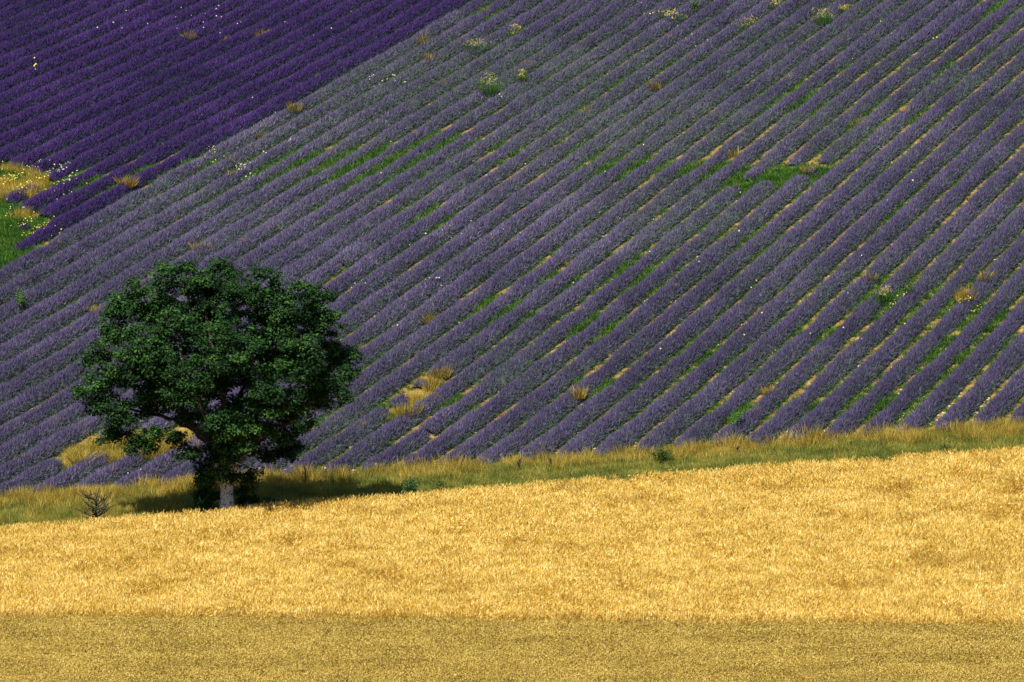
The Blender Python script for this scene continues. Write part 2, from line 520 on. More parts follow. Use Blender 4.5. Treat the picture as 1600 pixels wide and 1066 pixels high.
    link('foliage', g.mesh('lavender_foliage', [M['lav_leaf' if pale else 'lav_leaf_dark']]), r_obj, kind='stuff')
    # flowers: fewer where the plants are greener
    B, d, s, i, sn, n = scatter(470, True)
    X_ = B[:, 0] + wx; Y_ = B[:, 1] + wy
    lush = 0.80 + 1.3 * (fbm(X_ / 9, Y_ / 9, 41) - 0.5) + 0.7 * (fbm(s / 0.8, np.full(n, k * 7.7), 43) - 0.5)
    if pale:
        ppx, ppy = pix(X_, Y_, B[:, 2] + origin[2])
        # the middle of the slope flowers thinly and shows more green
        lush = lush - 0.38 * np.exp(-(((ppx - 900) / 520) ** 2 + ((ppy - 190) / 150) ** 2)) + 0.15 * smooth((ppy - 350) / 150)
    else: lush = lush + 0.25
    kp = rng.random(n) < np.clip(lush, 0.3, 1) * (0.45 + 0.55 * sn)
    B = B[kp]; d = d[kp]; n = len(B); X_ = X_[kp]; Y_ = Y_[kp]
    Lf = rng.uniform(0.10, 0.23, n)
    tone = np.clip(0.08 + 0.72 * rng.random(n) + 0.6 * (fbm(X_ / 3, Y_ / 3, 51) - 0.5), 0, 1)
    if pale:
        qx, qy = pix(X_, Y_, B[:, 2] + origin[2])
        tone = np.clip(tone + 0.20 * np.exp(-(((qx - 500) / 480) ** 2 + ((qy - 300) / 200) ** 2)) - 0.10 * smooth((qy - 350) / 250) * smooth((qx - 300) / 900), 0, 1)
    g2 = Geo()
    off = rng.uniform(0.02, 0.08, n)[:, None]
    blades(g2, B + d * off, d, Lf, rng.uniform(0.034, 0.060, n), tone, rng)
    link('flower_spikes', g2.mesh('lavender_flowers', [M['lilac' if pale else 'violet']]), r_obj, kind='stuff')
    ROW_STATS[0] += total; ROW_STATS[1] += sum(len(t) for t in g.T) + sum(len(t) for t in g2.T)
    return r_obj


NPALE = 41
for k in range(0, NPALE):
    if k == 0: lab = 'greyish lilac lavender row bordering the darker violet block, uppermost of the pale rows'
    elif k <= 20: lab = '%s row of pale lilac lavender down from the darker violet block' % ORD[k + 1]
    elif k <= 38: lab = '%s row of pale lilac lavender up from the bottom right corner of the field' % ORD[39 - k]
    else: lab = '%s pale lavender row past the bottom right corner of the picture' % ('nearer' if k == 39 else 'farther')
    build_row(k, lab, 'pale lavender rows on the slope', True)
for k in range(-1, -24, -1):
    if k == -1: lab = 'deep violet lavender row bordering the paler lilac block, lowest of the violet rows'
    else: lab = '%s deep violet lavender row up from the paler lilac block' % ORD[-k]
    build_row(k, lab, 'deep violet lavender rows at upper left', False)
print('rows length %.0f m, %d triangles' % tuple(ROW_STATS))

# ------------------------------------------------------------------ tufts and instancing
lib = {}


def tuft_mesh(name, n, radius, h, w, lean, mat, seed, seg=True, tone=(0.2, 0.8), wind=(0, 0)):
    r = np.random.default_rng(seed)
    a = r.random(n) * 6.283; q = np.sqrt(r.random(n)) * radius
    base = np.stack([q * np.cos(a), q * np.sin(a), np.full(n, -0.03)], -1)
    hh = r.uniform(*h, n)
    dirn = np.stack([np.cos(a) * q / radius * lean + r.normal(0, 0.13, n) + wind[0], np.sin(a) * q / radius * lean + r.normal(0, 0.13, n) + wind[1], np.ones(n)], -1)
    dirn /= np.linalg.norm(dirn, axis=1)[:, None]
    th = r.random(n) * 3.1416; side = np.stack([np.cos(th), np.sin(th), np.zeros(n)], -1)
    ww = r.uniform(*w, n)[:, None] / 2
    bend = dirn.copy(); bend[:, 2] *= 0.35; bend /= np.linalg.norm(bend, axis=1)[:, None]
    mid = base + dirn * (hh * 0.6)[:, None]
    tip = mid + (dirn * 0.65 + bend * 0.45) * (hh * 0.42)[:, None]
    V = np.stack([base - side * ww, base + side * ww, mid - side * ww * 0.8, mid + side * ww * 0.8, tip], 1).reshape(-1, 3)
    i = np.arange(n) * 5
    T = np.concatenate([np.stack([i, i + 1, i + 3], -1), np.stack([i, i + 3, i + 2], -1), np.stack([i + 2, i + 3, i + 4], -1)])
    return make_mesh(name, V, T, np.repeat(r.uniform(*tone, n), 5), mat)


def wheat_mesh(name, n, radius, h, mat, seed, wind, ear=(0.09, 0.13), earw=0.022, sw=0.011, spread=0.16, leafy=0.35, nodr=0.55):
    """stalks with nodding ears"""
    r = np.random.default_rng(seed)
    a = r.random(n) * 6.283; q = np.sqrt(r.random(n)) * radius
    base = np.stack([q * np.cos(a), q * np.sin(a), np.full(n, -0.02)], -1)
    hh = r.uniform(*h, n)
    d = np.stack([wind[0] + r.normal(0, spread, n), wind[1] + r.normal(0, spread, n), np.ones(n)], -1); d /= np.linalg.norm(d, axis=1)[:, None]
    th = r.random(n) * 3.1416; side = np.stack([np.cos(th), np.sin(th), np.zeros(n)], -1)
    neck = base + d * hh[:, None]
    g = Geo()
    tone = r.uniform(0.05, 0.85, n)
    V = np.stack([base - side * sw / 2, base + side * sw / 2, neck], 1).reshape(-1, 3)
    g.add(V, np.arange(n * 3).reshape(n, 3), np.repeat(tone, 3))
    nod = np.stack([wind[0] * 2 + r.normal(0, nodr, n), wind[1] * 2 + r.normal(0, nodr, n), r.uniform(0.3, 1.0, n)], -1); nod /= np.linalg.norm(nod, axis=1)[:, None]
    el = r.uniform(*ear, n)[:, None]
    s2 = np.cross(nod, r.normal(size=(n, 3))); s2 /= np.linalg.norm(s2, axis=1)[:, None]
    s3 = np.cross(nod, s2)
    c = neck + nod * el * 0.45
    V = np.stack([neck, c + s2 * earw / 2, c - s2 * earw / 4 + s3 * earw / 2, c - s2 * earw / 4 - s3 * earw / 2, neck + nod * el], 1).reshape(-1, 3)
    i = np.arange(n) * 5
    T = np.concatenate([np.stack([i, i + 1, i + 2], -1), np.stack([i, i + 2, i + 3], -1), np.stack([i, i + 3, i + 1], -1),
                        np.stack([i + 4, i + 2, i + 1], -1), np.stack([i + 4, i + 3, i + 2], -1), np.stack([i + 4, i + 1, i + 3], -1)])
    g.add(V, T, np.repeat(np.clip(tone + 0.25, 0, 1), 5))
    nl = int(n * leafy)                                  # dry drooping leaves
    if nl:
        j = r.integers(0, n, nl); b = base[j] + d[j] * (hh[j] * r.uniform(0.35, 0.85, nl))[:, None]
        dd = np.stack([r.normal(0, 1, nl), r.normal(0, 1, nl), r.uniform(-0.6, 0.8, nl)], -1); dd /= np.linalg.norm(dd, axis=1)[:, None]
        blades(g, b, dd, r.uniform(0.12, 0.26, nl), 0.02, r.uniform(0.0, 0.6, nl), r)
    return g.mesh(name, [mat])


def library(name, meshes):
    c = bpy.data.collections.new(name)
    for i, me in enumerate(meshes):
        o = bpy.data.objects.new('%s_%02d' % (name, i), me); c.objects.link(o)
    return c


def instancer(name, coll, n_var, X, Y, Z, rotz, scl, tilt=None, **props):
    n = len(X)
    me = bpy.data.meshes.new(name)
    me.vertices.add(n); me.vertices.foreach_set('co', np.stack([X, Y, Z], -1).astype(np.float32).ravel())
    rot = np.zeros((n, 3), np.float32); rot[:, 2] = rotz
    if tilt is not None: rot[:, 0] = tilt[0]; rot[:, 1] = tilt[1]
    a = me.attributes.new('rot', 'FLOAT_VECTOR', 'POINT'); a.data.foreach_set('vector', rot.ravel())
    a = me.attributes.new('scl', 'FLOAT_VECTOR', 'POINT')
    s = np.asarray(scl, np.float32); s = np.repeat(s[:, None], 3, 1) if s.ndim == 1 else s
    a.data.foreach_set('vector', s.ravel())
    a = me.attributes.new('idx', 'INT', 'POINT'); a.data.foreach_set('value', rng.integers(0, n_var, n).astype(np.int32))
    ng = bpy.data.node_groups.new(name + '_nodes', 'GeometryNodeTree')
    ng.interface.new_socket('Geometry', in_out='INPUT', socket_type='NodeSocketGeometry')
    ng.interface.new_socket('Geometry', in_out='OUTPUT', socket_type='NodeSocketGeometry')
    gi = ng.nodes.new('NodeGroupInput'); go = ng.nodes.new('NodeGroupOutput')
    ci = ng.nodes.new('GeometryNodeCollectionInfo'); ci.inputs['Collection'].default_value = coll
    ci.inputs['Separate Children'].default_value = True; ci.inputs['Reset Children'].default_value = True
    ip = ng.nodes.new('GeometryNodeInstanceOnPoints'); ip.inputs['Pick Instance'].default_value = True

    def attr(nm, dt):
        q = ng.nodes.new('GeometryNodeInputNamedAttribute'); q.data_type = dt; q.inputs['Name'].default_value = nm
        return q.outputs['Attribute']
    L = ng.links.new
    L(gi.outputs[0], ip.inputs['Points']); L(ci.outputs[0], ip.inputs['Instance'])
    L(attr('idx', 'INT'), ip.inputs['Instance Index']); L(attr('rot', 'FLOAT_VECTOR'), ip.inputs['Rotation']); L(attr('scl', 'FLOAT_VECTOR'), ip.inputs['Scale'])
    L(ip.outputs[0], go.inputs[0])
    o = link(name, me, **props)
    md = o.modifiers.new('scatter', 'NODES'); md.node_group = ng
    return o


def grid_pts(x0, x1, y0, y1, step):
    gx, gy = np.meshgrid(np.arange(x0, x1, step), np.arange(y0, y1, step))
    X = gx.ravel() + rng.uniform(-0.6, 0.6, gx.size) * step; Y = gy.ravel() + rng.uniform(-0.6, 0.6, gx.size) * step
    return X, Y


def inframe(X, Y, Z, mx=90, my=70):
    px, py = pix(X, Y, Z)
    return (px > -mx) & (px < 1600 + mx) & (py > -my) & (py < 1066 + my)


# ------------------------------------------------------------------ wheat
wv = []
for i in range(10):
    wdx = (-0.10, 0.05, 0.22, 0.0, -0.2, 0.12, 0.3, -0.05, 0.1, -0.12)[i]
    wv.append(wheat_mesh('wheat_patch', 84, 0.46, (0.58, 1.0), M['wheat'], 100 + i, (wdx, (-0.1, 0.05)[i % 2]), (0.13, 0.22), 0.028, 0.020, 0.09, 0.25, 0.16))
lib['wheat'] = library('wheat_patches', wv)
X, Y = grid_pts(-34, 34, 200, 262, 0.36)
Z = z_front(X, Y)
edge = Yw(X) + 0.5 * (vnoise(X / 0.8, Y * 0, 61) - 0.5)
ok = (Y < edge) & (Y > Yn(X) + 0.1) & inframe(X, Y, Z, 110, 90); X, Y, Z = X[ok], Y[ok], Z[ok]
hn = 0.86 + 0.14 * fbm(X / 2.5, Y / 2.5, 71) + rng.uniform(0, 0.10, len(X)) + 0.10 * (fbm(X / 9, Y / 9, 73) - 0.5)
lodg = fbm(X / 2.6, Y / 2.6, 81); lx = (fbm(X / 3.5, Y / 3.5, 83) - 0.5)
t1 = np.where(lodg > 0.62, (lodg - 0.62) * 4.0, 0) * np.sign(lx) + rng.normal(0, 0.06, len(X))
t0 = np.where(lodg > 0.70, 0.25, 0) + rng.normal(0, 0.06, len(X))
instancer('wheat_crop', lib['wheat'], 10, X, Y, Z, rng.uniform(-0.3, 0.3, len(X)),
          np.stack([rng.uniform(0.9, 1.15, len(X)), rng.uniform(0.9, 1.15, len(X)), hn], -1), (t0, t1), kind='stuff',
          label='tall golden ripe wheat standing below the grass verge', category='wheat')
print('wheat patches', len(X))

sv = [wheat_mesh('short_wheat_patch', 110, 0.34, (0.60, 0.72), M['wheat_short'], 200 + i, (0.02 * i, 0), (0.08, 0.12), 0.030, 0.008, 0.10, 0.10, 0.8) for i in range(6)]
lib['short'] = library('short_wheat_patches', sv)
X, Y = grid_pts(-30, 30, 178, 222, 0.34)
Z = z_front(X, Y)
ok = (Y < Yn(X)) & inframe(X, Y, Z, 110, 110); X, Y, Z = X[ok], Y[ok], Z[ok]
hn = 0.97 + 0.08 * (fbm(X / 3, Y / 3, 91) - 0.5)
instancer('short_wheat_crop', lib['short'], 6, X, Y, Z, rng.uniform(0, 6.28, len(X)),
          np.stack([np.ones(len(X)), np.ones(len(X)), hn], -1), kind='stuff',
          label='dense dull ochre wheat with level ears in the foreground strip', category='wheat')
print('short wheat patches', len(X))

# ------------------------------------------------------------------ verge grass
gv = [tuft_mesh('green_grass_tuft', 60, 0.32, (0.16, 0.42), (0.014, 0.026), 0.5, M['grass'], 300 + i) for i in range(6)]
dv = [tuft_mesh('dry_grass_tuft_mesh', 46, 0.26, (0.45, 0.95), (0.012, 0.024), 0.35, M['dry'], 320 + i, wind=(0.12 * (i - 2), 0)) for i in range(6)]
wv2 = [tuft_mesh('green_weed_tuft', 80, 0.24, (0.10, 0.34), (0.016, 0.034), 0.8, M['weed'], 340 + i) for i in range(5)]
lib['green'] = library('green_tufts', gv); lib['dry'] = library('dry_tufts', dv); lib['weed'] = library('weed_tufts', wv2)
X, Y = grid_pts(-36, 36, 225, 262, 0.27)
Z = z_front(X, Y)
ok = (Y > Yw(X) - 0.4) & (Y < Yb(X) + 0.6) & inframe(X, Y, Z, 100, 60); X, Y, Z = X[ok], Y[ok], Z[ok]
u = (Y - Yw(X)) / (Yb(X) - Yw(X))                     # 0 at the wheat, 1 at the lavender
instancer('verge_grass', lib['green'], 6, X, Y, np.where(u > 1, z_hill(X, Y), Z), rng.uniform(0, 6.28, len(X)),
          0.4 + 1.3 * fbm(X / 1.2, Y / 1.2, 95) , kind='stuff', label='short green grass on the verge between wheat and lavender', category='grass')
pn = fbm(X / 3.5, Y / 3.5, 97)
tv = [tuft_mesh('tall_green_tuft', 44, 0.26, (0.30, 0.62), (0.014, 0.026), 0.4, M['grass'], 380 + i, tone=(0.1, 0.9), wind=(0.1 * (i - 2), 0)) for i in range(4)]
lib['tallgreen'] = library('tall_green_tufts', tv)
kp = (rng.random(len(X)) < 0.25 + 0.5 * smooth((-X - 8) / 8) + 0.5 * (pn > 0.55)) & (u > 0.12)
instancer('tall_green_grass', lib['tallgreen'], 4, X[kp], Y[kp], z_ground(X[kp], Y[kp]), rng.uniform(0, 6.28, kp.sum()), 0.5 + 0.8 * fbm(X[kp], Y[kp], 98), kind='stuff',
          label='taller yellow-green grass mixed into the verge', category='grass')
pd = smooth((u - 0.76 + 0.4 * (pn - 0.5)) / 0.22) * 0.9 + 0.05 * (pn > 0.55)
left = smooth((-X - 12) / 6) * 0.22 * (u > 0.25)
kp = rng.random(len(X)) < np.clip(pd + left, 0, 1)
Xd, Yd, ud = X[kp], Y[kp], u[kp]
instancer('tall_dry_grass', lib['dry'], 6, Xd, Yd, z_ground(Xd, Yd), rng.uniform(0, 6.28, len(Xd)),
          (0.30 + 1.15 * fbm(Xd / 1.0, Yd / 1.0, 99)) * (0.60 + 0.35 * np.clip(ud, 0, 1)), kind='stuff',
          label='tall straw coloured grass along the foot of the lavender hill', category='grass')

# ------------------------------------------------------------------ weeds and grass between the rows
X, Y = grid_pts(-36, 36, 245, 345, 0.34)
Z = z_hill(X, Y)
kf = kidx(X, Y); kfr = kf - np.round(kf)               # 0 in the middle of an alley
ok = (np.abs(kfr) < 0.27) & (Y > Yb(X)) & inframe(X, Y, Z, 60, 20); X, Y, Z = X[ok], Y[ok], Z[ok]
px, py = pix(X, Y, Z)
wd = weed_den(px, py)
den = wd * (0.5 + 1.3 * (fbm(X / 2, Y / 2, 121) - 0.25)) + 0.30 + 0.5 * smooth((fbm(X / 4, Y / 4, 129) - 0.45) / 0.2) + 0.9 * smooth((fbm(X / 3.5, Y / 3.5, 123) - 0.52) / 0.14)
kp = rng.random(len(X)) < den
instancer('alley_weeds', lib['weed'], 5, X[kp], Y[kp], Z[kp], rng.uniform(0, 6.28, kp.sum()), rng.uniform(0.6, 1.25, kp.sum()) * (0.75 + 0.75 * wd[kp]), kind='stuff',
          label='low bright green weeds growing between the lavender rows', category='weeds')
ds = (np.clip((py - 330) / 120, 0, 1) * (0.10 + 0.5 * (fbm(X / 2.5, Y / 2.5, 127) > 0.5))) * (rng.random(len(X)) < 0.8)
kq = (rng.random(len(X)) < ds) & ~kp
instancer('alley_straw', lib['dry'], 6, X[kq], Y[kq], Z[kq], rng.uniform(0, 6.28, kq.sum()), rng.uniform(0.16, 0.36, kq.sum()), kind='stuff',
          label='short dry straw scattered on the soil between lavender rows', category='straw')
# weeds and straw in the clearings
X, Y = grid_pts(-36, 36, 245, 345, 0.25); Z = z_hill(X, Y); ok = (Y > Yb(X) + 0.3) & inframe(X, Y, Z, 60, 20); X, Y, Z = X[ok], Y[ok], Z[ok]
px, py = pix(X, Y, Z)
hg = hole(px, py, 1.2, [1, 13, 14, 15, 16]); ho = hole(px, py, 1.1); kp = ((hg > 0.2) & (rng.random(len(X)) < 0.9)) | ((ho > 0.2) & (fbm(X / 1.3, Y / 1.3, 137) > 0.52))
instancer('clearing_weeds', lib['weed'], 5, X[kp], Y[kp], Z[kp], rng.uniform(0, 6.28, kp.sum()), rng.uniform(0.8, 1.5, kp.sum()), kind='stuff',
          label='bright green weeds filling gaps where lavender is missing', category='weeds')
hd = hole(px, py, 1.05, [4, 5, 6, 7, 8, 9, 10, 11, 12]); dn = fbm(X / 1.5, Y / 1.5, 131)
hl = hole(px, py, 1.15, [0, 2, 3])
kp = (hd > 0.32) & (rng.random(len(X)) < 0.45 + 0.55 * (dn > 0.5)) | ((hl > 0.2) & (dn > 0.45) & (rng.random(len(X)) < 0.7))
instancer('clearing_dry_grass', lib['dry'], 6, X[kp], Y[kp], Z[kp], rng.uniform(0, 6.28, kp.sum()), 0.25 + 0.9 * fbm(X[kp], Y[kp], 133), kind='stuff',
          label='dry golden grass filling bare patches in the lavender', category='grass')


X, Y = grid_pts(-34, 34, 247, 335, 2.2); Z = z_hill(X, Y); kk = kidx(X, Y); dx = (np.floor(kk) + 0.5 - kk) * SP; X = X + dx; Z = z_hill(X, Y)
kp = (rng.random(len(X)) < 0.20) & (kk > 0) & (Y > Yb(X) + 1); n_ = int(kp.sum())
instancer('dry_stems', lib['dry'], 6, X[kp], Y[kp], Z[kp] + 0.18, rng.uniform(0, 6.28, n_), rng.uniform(0.4, 0.72, n_), kind='stuff',
          label='straw coloured dry stems poking out of the lavender rows', category='dry stems')


# ------------------------------------------------------------------ small stones in the alleys at lower right
def stone_mesh(seed):
    r = np.random.default_rng(seed)
    t = (1 + 5 ** .5) / 2
    V = np.array([(-1, t, 0), (1, t, 0), (-1, -t, 0), (1, -t, 0), (0, -1, t), (0, 1, t), (0, -1, -t), (0, 1, -t), (t, 0, -1), (t, 0, 1), (-t, 0, -1), (-t, 0, 1)], float) / 1.9
    V *= r.uniform(0.7, 1.15, (12, 1)); V *= np.array([1, 0.8, 0.55])
    T = [(0, 11, 5), (0, 5, 1), (0, 1, 7), (0, 7, 10), (0, 10, 11), (1, 5, 9), (5, 11, 4), (11, 10, 2), (10, 7, 6), (7, 1, 8), (3, 9, 4), (3, 4, 2), (3, 2, 6), (3, 6, 8), (3, 8, 9), (4, 9, 5), (2, 4, 11), (6, 2, 10), (8, 6, 7), (9, 8, 1)]
    return make_mesh('pale_stone', V, T, None, M['stone'])


lib['stone'] = library('stones', [stone_mesh(i) for i in range(4)])
X, Y = grid_pts(-34, 36, 245, 330, 0.2); Z = z_hill(X, Y)
kf = kidx(X, Y); ok = (np.abs(kf - np.round(kf)) < 0.22) & (Y > Yb(X)); X, Y, Z = X[ok], Y[ok], Z[ok]
px, py = pix(X, Y, Z)
pden = 0.03 * smooth((py - 250) / 300)
for a, b, c, d, s in [(1435, 650, 40, 36, .9), (1500, 640, 26, 30, .8), (1190, 688, 30, 18, .8), (1390, 260, 60, 30, .12), (1000, 700, 40, 10, .4), (700, 725, 60, 10, .4), (560, 740, 50, 8, .3), (1540, 640, 30, 26, .8), (1300, 680, 90, 14, .5), (20, 290, 40, 26, .7), (60, 355, 30, 14, .7)]:
    pden = np.maximum(pden, s * (1.2 - np.hypot((px - a) / c, (py - b) / d)))
kp = rng.random(len(X)) < pden
instancer('field_stones', lib['stone'], 4, X[kp], Y[kp], Z[kp] + 0.02, rng.uniform(0, 6.28, kp.sum()), rng.uniform(0.04, 0.13, kp.sum()), kind='stuff',
          label='pale limestone rubble lying in the soil between lavender rows', category='stones')


# ------------------------------------------------------------------ the oak
def leaf_cloud(g, centres, radii, per, rng, size=(0.10, 0.17), squash=0.7, tone_c=None):
    """leaf-sized folded blades spread through each clump"""
    for c, r, m in zip(centres, radii, range(len(centres))):
        n = int(per * (r / 0.5) ** 2)
        d = rng.normal(size=(n, 3)); d /= np.linalg.norm(d, axis=1)[:, None]
        q = r * rng.random(n) ** 0.45 * np.where(rng.random(n) < 0.2, 1.35, 1.0)
        P = c + d * q[:, None] * np.array([1, 1, squash])
        nrm = d * 0.6 + np.array([0, 0, 0.75]) + rng.normal(0, 0.45, (n, 3)); nrm /= np.linalg.norm(nrm, axis=1)[:, None]
        ax = np.cross(nrm, rng.normal(size=(n, 3))); ax /= np.linalg.norm(ax, axis=1)[:, None]
        sd = np.cross(nrm, ax)
        s = rng.uniform(*size, n)[:, None]
        V = np.stack([P - ax * s * .5, P + sd * s * .3 + nrm * s * .08, P + ax * s * .5, P - sd * s * .3 + nrm * s * .08], 1).reshape(-1, 3)
        i = np.arange(n) * 4
        T = np.concatenate([np.stack([i, i + 1, i + 2], -1), np.stack([i, i + 2, i + 3], -1)])
        base = 0.45 if tone_c is None else tone_c[m]
        g.add(V, T, np.repeat(np.clip(base + rng.normal(0, 0.16, n), 0, 1), 4))


tx, ty, tz = [float(v[0]) for v in at_fn(z_ground, 353, 816)]
PX = F / (ty * CA - tz * SA)                            # pixels per metre at the tree
oak = root('oak_tree', 'big round oak with dark green crown and pale lichen-spotted trunk at the wheat edge', 'tree', (tx, ty, tz - 0.05))
rt = np.random.default_rng(21)


def tp(x, y, dy=0.0):                                   # a point of the tree in its own coordinates
    return np.array([(x - 353) / PX, dy, (816 - y) / PX])


# crown lobes: photograph position, radius in px, depth offset (m)
LOBES = [(196, 458, 22, 0), (184, 488, 22, 0.5), (218, 440, 20, -0.4), (505, 455, 20, 0), (518, 492, 24, -0.5), (150, 560, 18, 0), (352, 722, 18, -1.0), (334, 742, 15, -0.9), (374, 738, 15, -0.8), (285, 600, 34, 0), (250, 575, 34, 1), (350, 560, 40, 1), (420, 625, 30, -0.5), (240, 500, 34, 1), (275, 655, 20, 1.5), (310, 655, 18, 0.8), (300, 625, 30, -0.8), (262, 628, 26, 0.4), (345, 690, 26, -0.6), (395, 700, 20, 0), (420, 655, 34, 0.2), (330, 655, 26, 1.2), (380, 640, 34, 0), (230, 635, 24, 0.5), (350, 480, 40, 0), (330, 530, 40, 1.5), (290, 500, 34, -2), (480, 600, 30, 0.6), (440, 560, 40, 1), (450, 700, 16, -0.6), (210, 690, 18, -0.5), (345, 722, 20, 0.8), (328, 738, 22, 0.6), (388, 738, 20, 0.6), (325, 770, 18, 0.5), (330, 600, 40, 0), (280, 540, 40, 0.5), (400, 560, 50, 0.5), (340, 540, 40, -1), (450, 500, 40, -0.5), (250, 600, 34, -1), (230, 560, 40, 0), (400, 480, 40, 0), (270, 480, 36, -0.5), (210, 560, 30, -2), (495, 620, 26, 0), (475, 665, 20, 0.5), (320, 740, 12, 0.4), (375, 720, 18, 0.8),
         (300, 440, 34, 0.5), (262, 430, 26, -1), (345, 450, 38, 1.5), (385, 440, 38, -1), (420, 445, 30, 1), (235, 470, 38, 1), (205, 470, 26, -0.5), (460, 465, 36, -0.5), (490, 470, 26, 1.2), (500, 500, 34, 0.5),
         (190, 510, 32, -1), (165, 545, 26, 0.5), (165, 585, 34, -0.5), (155, 620, 26, 0.8), (185, 630, 34, -1), (190, 665, 28, 0.3), (165, 668, 18, -0.6), (225, 600, 44, 2), (240, 530, 48, -2.2), (225, 675, 24, -1.5), (262, 660, 22, -2),
         (310, 500, 52, 2.5), (300, 570, 50, -3), (370, 520, 56, -3.2), (430, 510, 50, 2.6), (470, 540, 46, -2.4), (515, 545, 36, 1), (540, 580, 26, -0.5), (556, 585, 15, 0.3), (520, 600, 30, -1.5), (495, 575, 40, 2),
         (430, 590, 46, -3), (370, 600, 46, 3), (350, 640, 36, -2.8), (400, 655, 38, -2.6), (440, 640, 36, 1.5), (465, 620, 32, -1.4), (440, 680, 28, -1), (455, 690, 18, 0.4), (425, 700, 12, -1.2),
         (385, 690, 30, 0.6), (365, 680, 26, -2), (280, 690, 24, 1.2), (300, 700, 20, -0.8), (335, 690, 26, 1.8), (545, 560, 20, 1.5), (130, 610, 12, 0), (480, 445, 20, -1), (300, 412, 12, 0.3), (410, 418, 16, 0), (350, 420, 20, 0.5), (262, 414, 12, 0)]
cen, rad, lob = [], [], []
for li, (x, y, r, dy) in enumerate(LOBES):
    R_ = r / PX
    c0 = tp(x, y, dy * 1.0)
    m = max(4, int(14 * (R_ / 0.9) ** 2))
    for _ in range(m):
        d = rt.normal(size=3); d /= np.linalg.norm(d)
        if d[1] > 0.3 and rt.random() < 0.4: d[1] *= -1
        q = R_ * rt.uniform(0.15, 1.0) ** 0.6
        cen.append(c0 + d * q * np.array([1, 1.15, 0.85])); rad.append(rt.uniform(0.24, 0.56)); lob.append(li)
cen = np.array(cen); rad = np.array(rad)
# gaps left open towards the sky side of the hill
gaps = [(300, 668, 9, 7), (266, 652, 5, 4)]
qx = 353 + cen[:, 0] * PX; qy = 816 - cen[:, 2] * PX
keep = np.ones(len(cen), bool)
for a, b, c, d in gaps: keep &= np.hypot((qx - a) / (c + 6), (qy - b) / (d + 6)) > 1
cen, rad = cen[keep], rad[keep]
print('oak clumps', len(cen))
g = Geo()
leaf_cloud(g, cen, rad, 145, rt, (0.11, 0.20), 0.55, np.clip(0.42 + rt.normal(0, 0.15, len(cen)), 0.1, 0.9))
link('crown', g.mesh('oak_leaves', [M['oak']]), oak, kind='stuff')
print('oak leaves', g.n // 4)
# trunk
g = Geo()
pts = [tp(354, 826, 0), tp(354, 806), tp(354, 780), tp(355, 755), tp(353, 735), tp(349, 715, 0.1)]
tube(g, pts, [0.52, 0.39, 0.34, 0.33, 0.38, 0.30], 16, 0.5, 0, 0.10, rt)
link('trunk', g.mesh('oak_trunk', [M['bark']], True), oak)
# main limbs, then branches grown towards the clumps
LIMBS = [([(351, 735, 0), (335, 700, 0), (308, 668, 0), (285, 630, .2), (255, 585, .3), (225, 540, .4)], 0.27),
         ([(355, 738, 0), (358, 700, -.2), (352, 650, -.4), (345, 590, -.5), (335, 520, -.4), (320, 460, 0)], 0.28),
         ([(358, 740, 0), (380, 700, .2), (400, 660, .5), (425, 610, .8), (450, 550, .9), (465, 490, .8)], 0.25),
         ([(350, 722, 0), (330, 690, .6), (290, 665, 1), (240, 650, 1.2), (195, 640, 1.2)], 0.17),
         ([(362, 728, 0), (395, 690, -.6), (440, 660, -1), (490, 610, -1.2), (530, 580, -1)], 0.17),
         ([(354, 700, 0), (370, 660, 1), (385, 600, 1.8), (395, 530, 2), (400, 470, 1.6)], 0.2),
         ([(352, 705, 0), (335, 660, -1.2), (310, 600, -2), (290, 540, -2.2), (285, 480, -1.4)], 0.18)]
nodes, nrad = [], []
for P, r0 in LIMBS:
    C = np.array([tp(*p) for p in P])
    t = np.linspace(0, len(C) - 1, len(C) * 4)
    Q = np.stack([np.interp(t, np.arange(len(C)), C[:, i]) for i in range(3)], -1)
    Q[2:-1] += rt.normal(0, 0.07, (len(Q) - 3, 3))
    R_ = np.interp(t, [0, len(C) - 1], [r0, 0.05])
    g = Geo(); tube(g, Q, R_, 8, 0.5, 0, 0.12, rt)
    link('limb', g.mesh('oak_limb', [M['bark']], True), oak)
    nodes += list(Q[3:]); nrad += list(R_[3:])
nodes = np.array(nodes); nrad = np.array(nrad)
g = Geo()
for c in cen[np.argsort(np.linalg.norm(cen - tp(353, 640), axis=1))]:
    dist = np.linalg.norm(nodes - c, axis=1) + np.maximum(nodes[:, 2] - c[2], 0) * 1.5
    j = int(np.argmin(dist)); a = nodes[j]; L_ = np.linalg.norm(c - a)
    if L_ < 0.1: continue
    nseg = max(2, int(L_ / 0.3)); t = np.linspace(0, 1, nseg + 1)[:, None]
    Q = a + (c - a) * t; Q[:, 2] += (np.sin(t[:, 0] * 3.14) * 0.08 * L_); Q[1:-1] += rt.normal(0, 0.035, (nseg - 1, 3))
    r0 = min(nrad[j] * 0.6, 0.015 + 0.018 * L_ + 0.01)
    R_ = np.linspace(r0, 0.010, nseg + 1)
    tube(g, Q, R_, 4, 0.5, 0, 0.0, rt)
    nodes = np.concatenate([nodes, Q[1:]]); nrad = np.concatenate([nrad, R_[1:]])
link('twigs', g.mesh('oak_twigs', [M['twig']]), oak, kind='stuff')


# ------------------------------------------------------------------ shrubs and saplings (leafy bushes)
def on_row(x, y):
    k = float(kidx(x, y)); k -= math.floor(k)
    return abs(k - 0.5) < 0.36 and y > float(Yb(x)) + 0.5


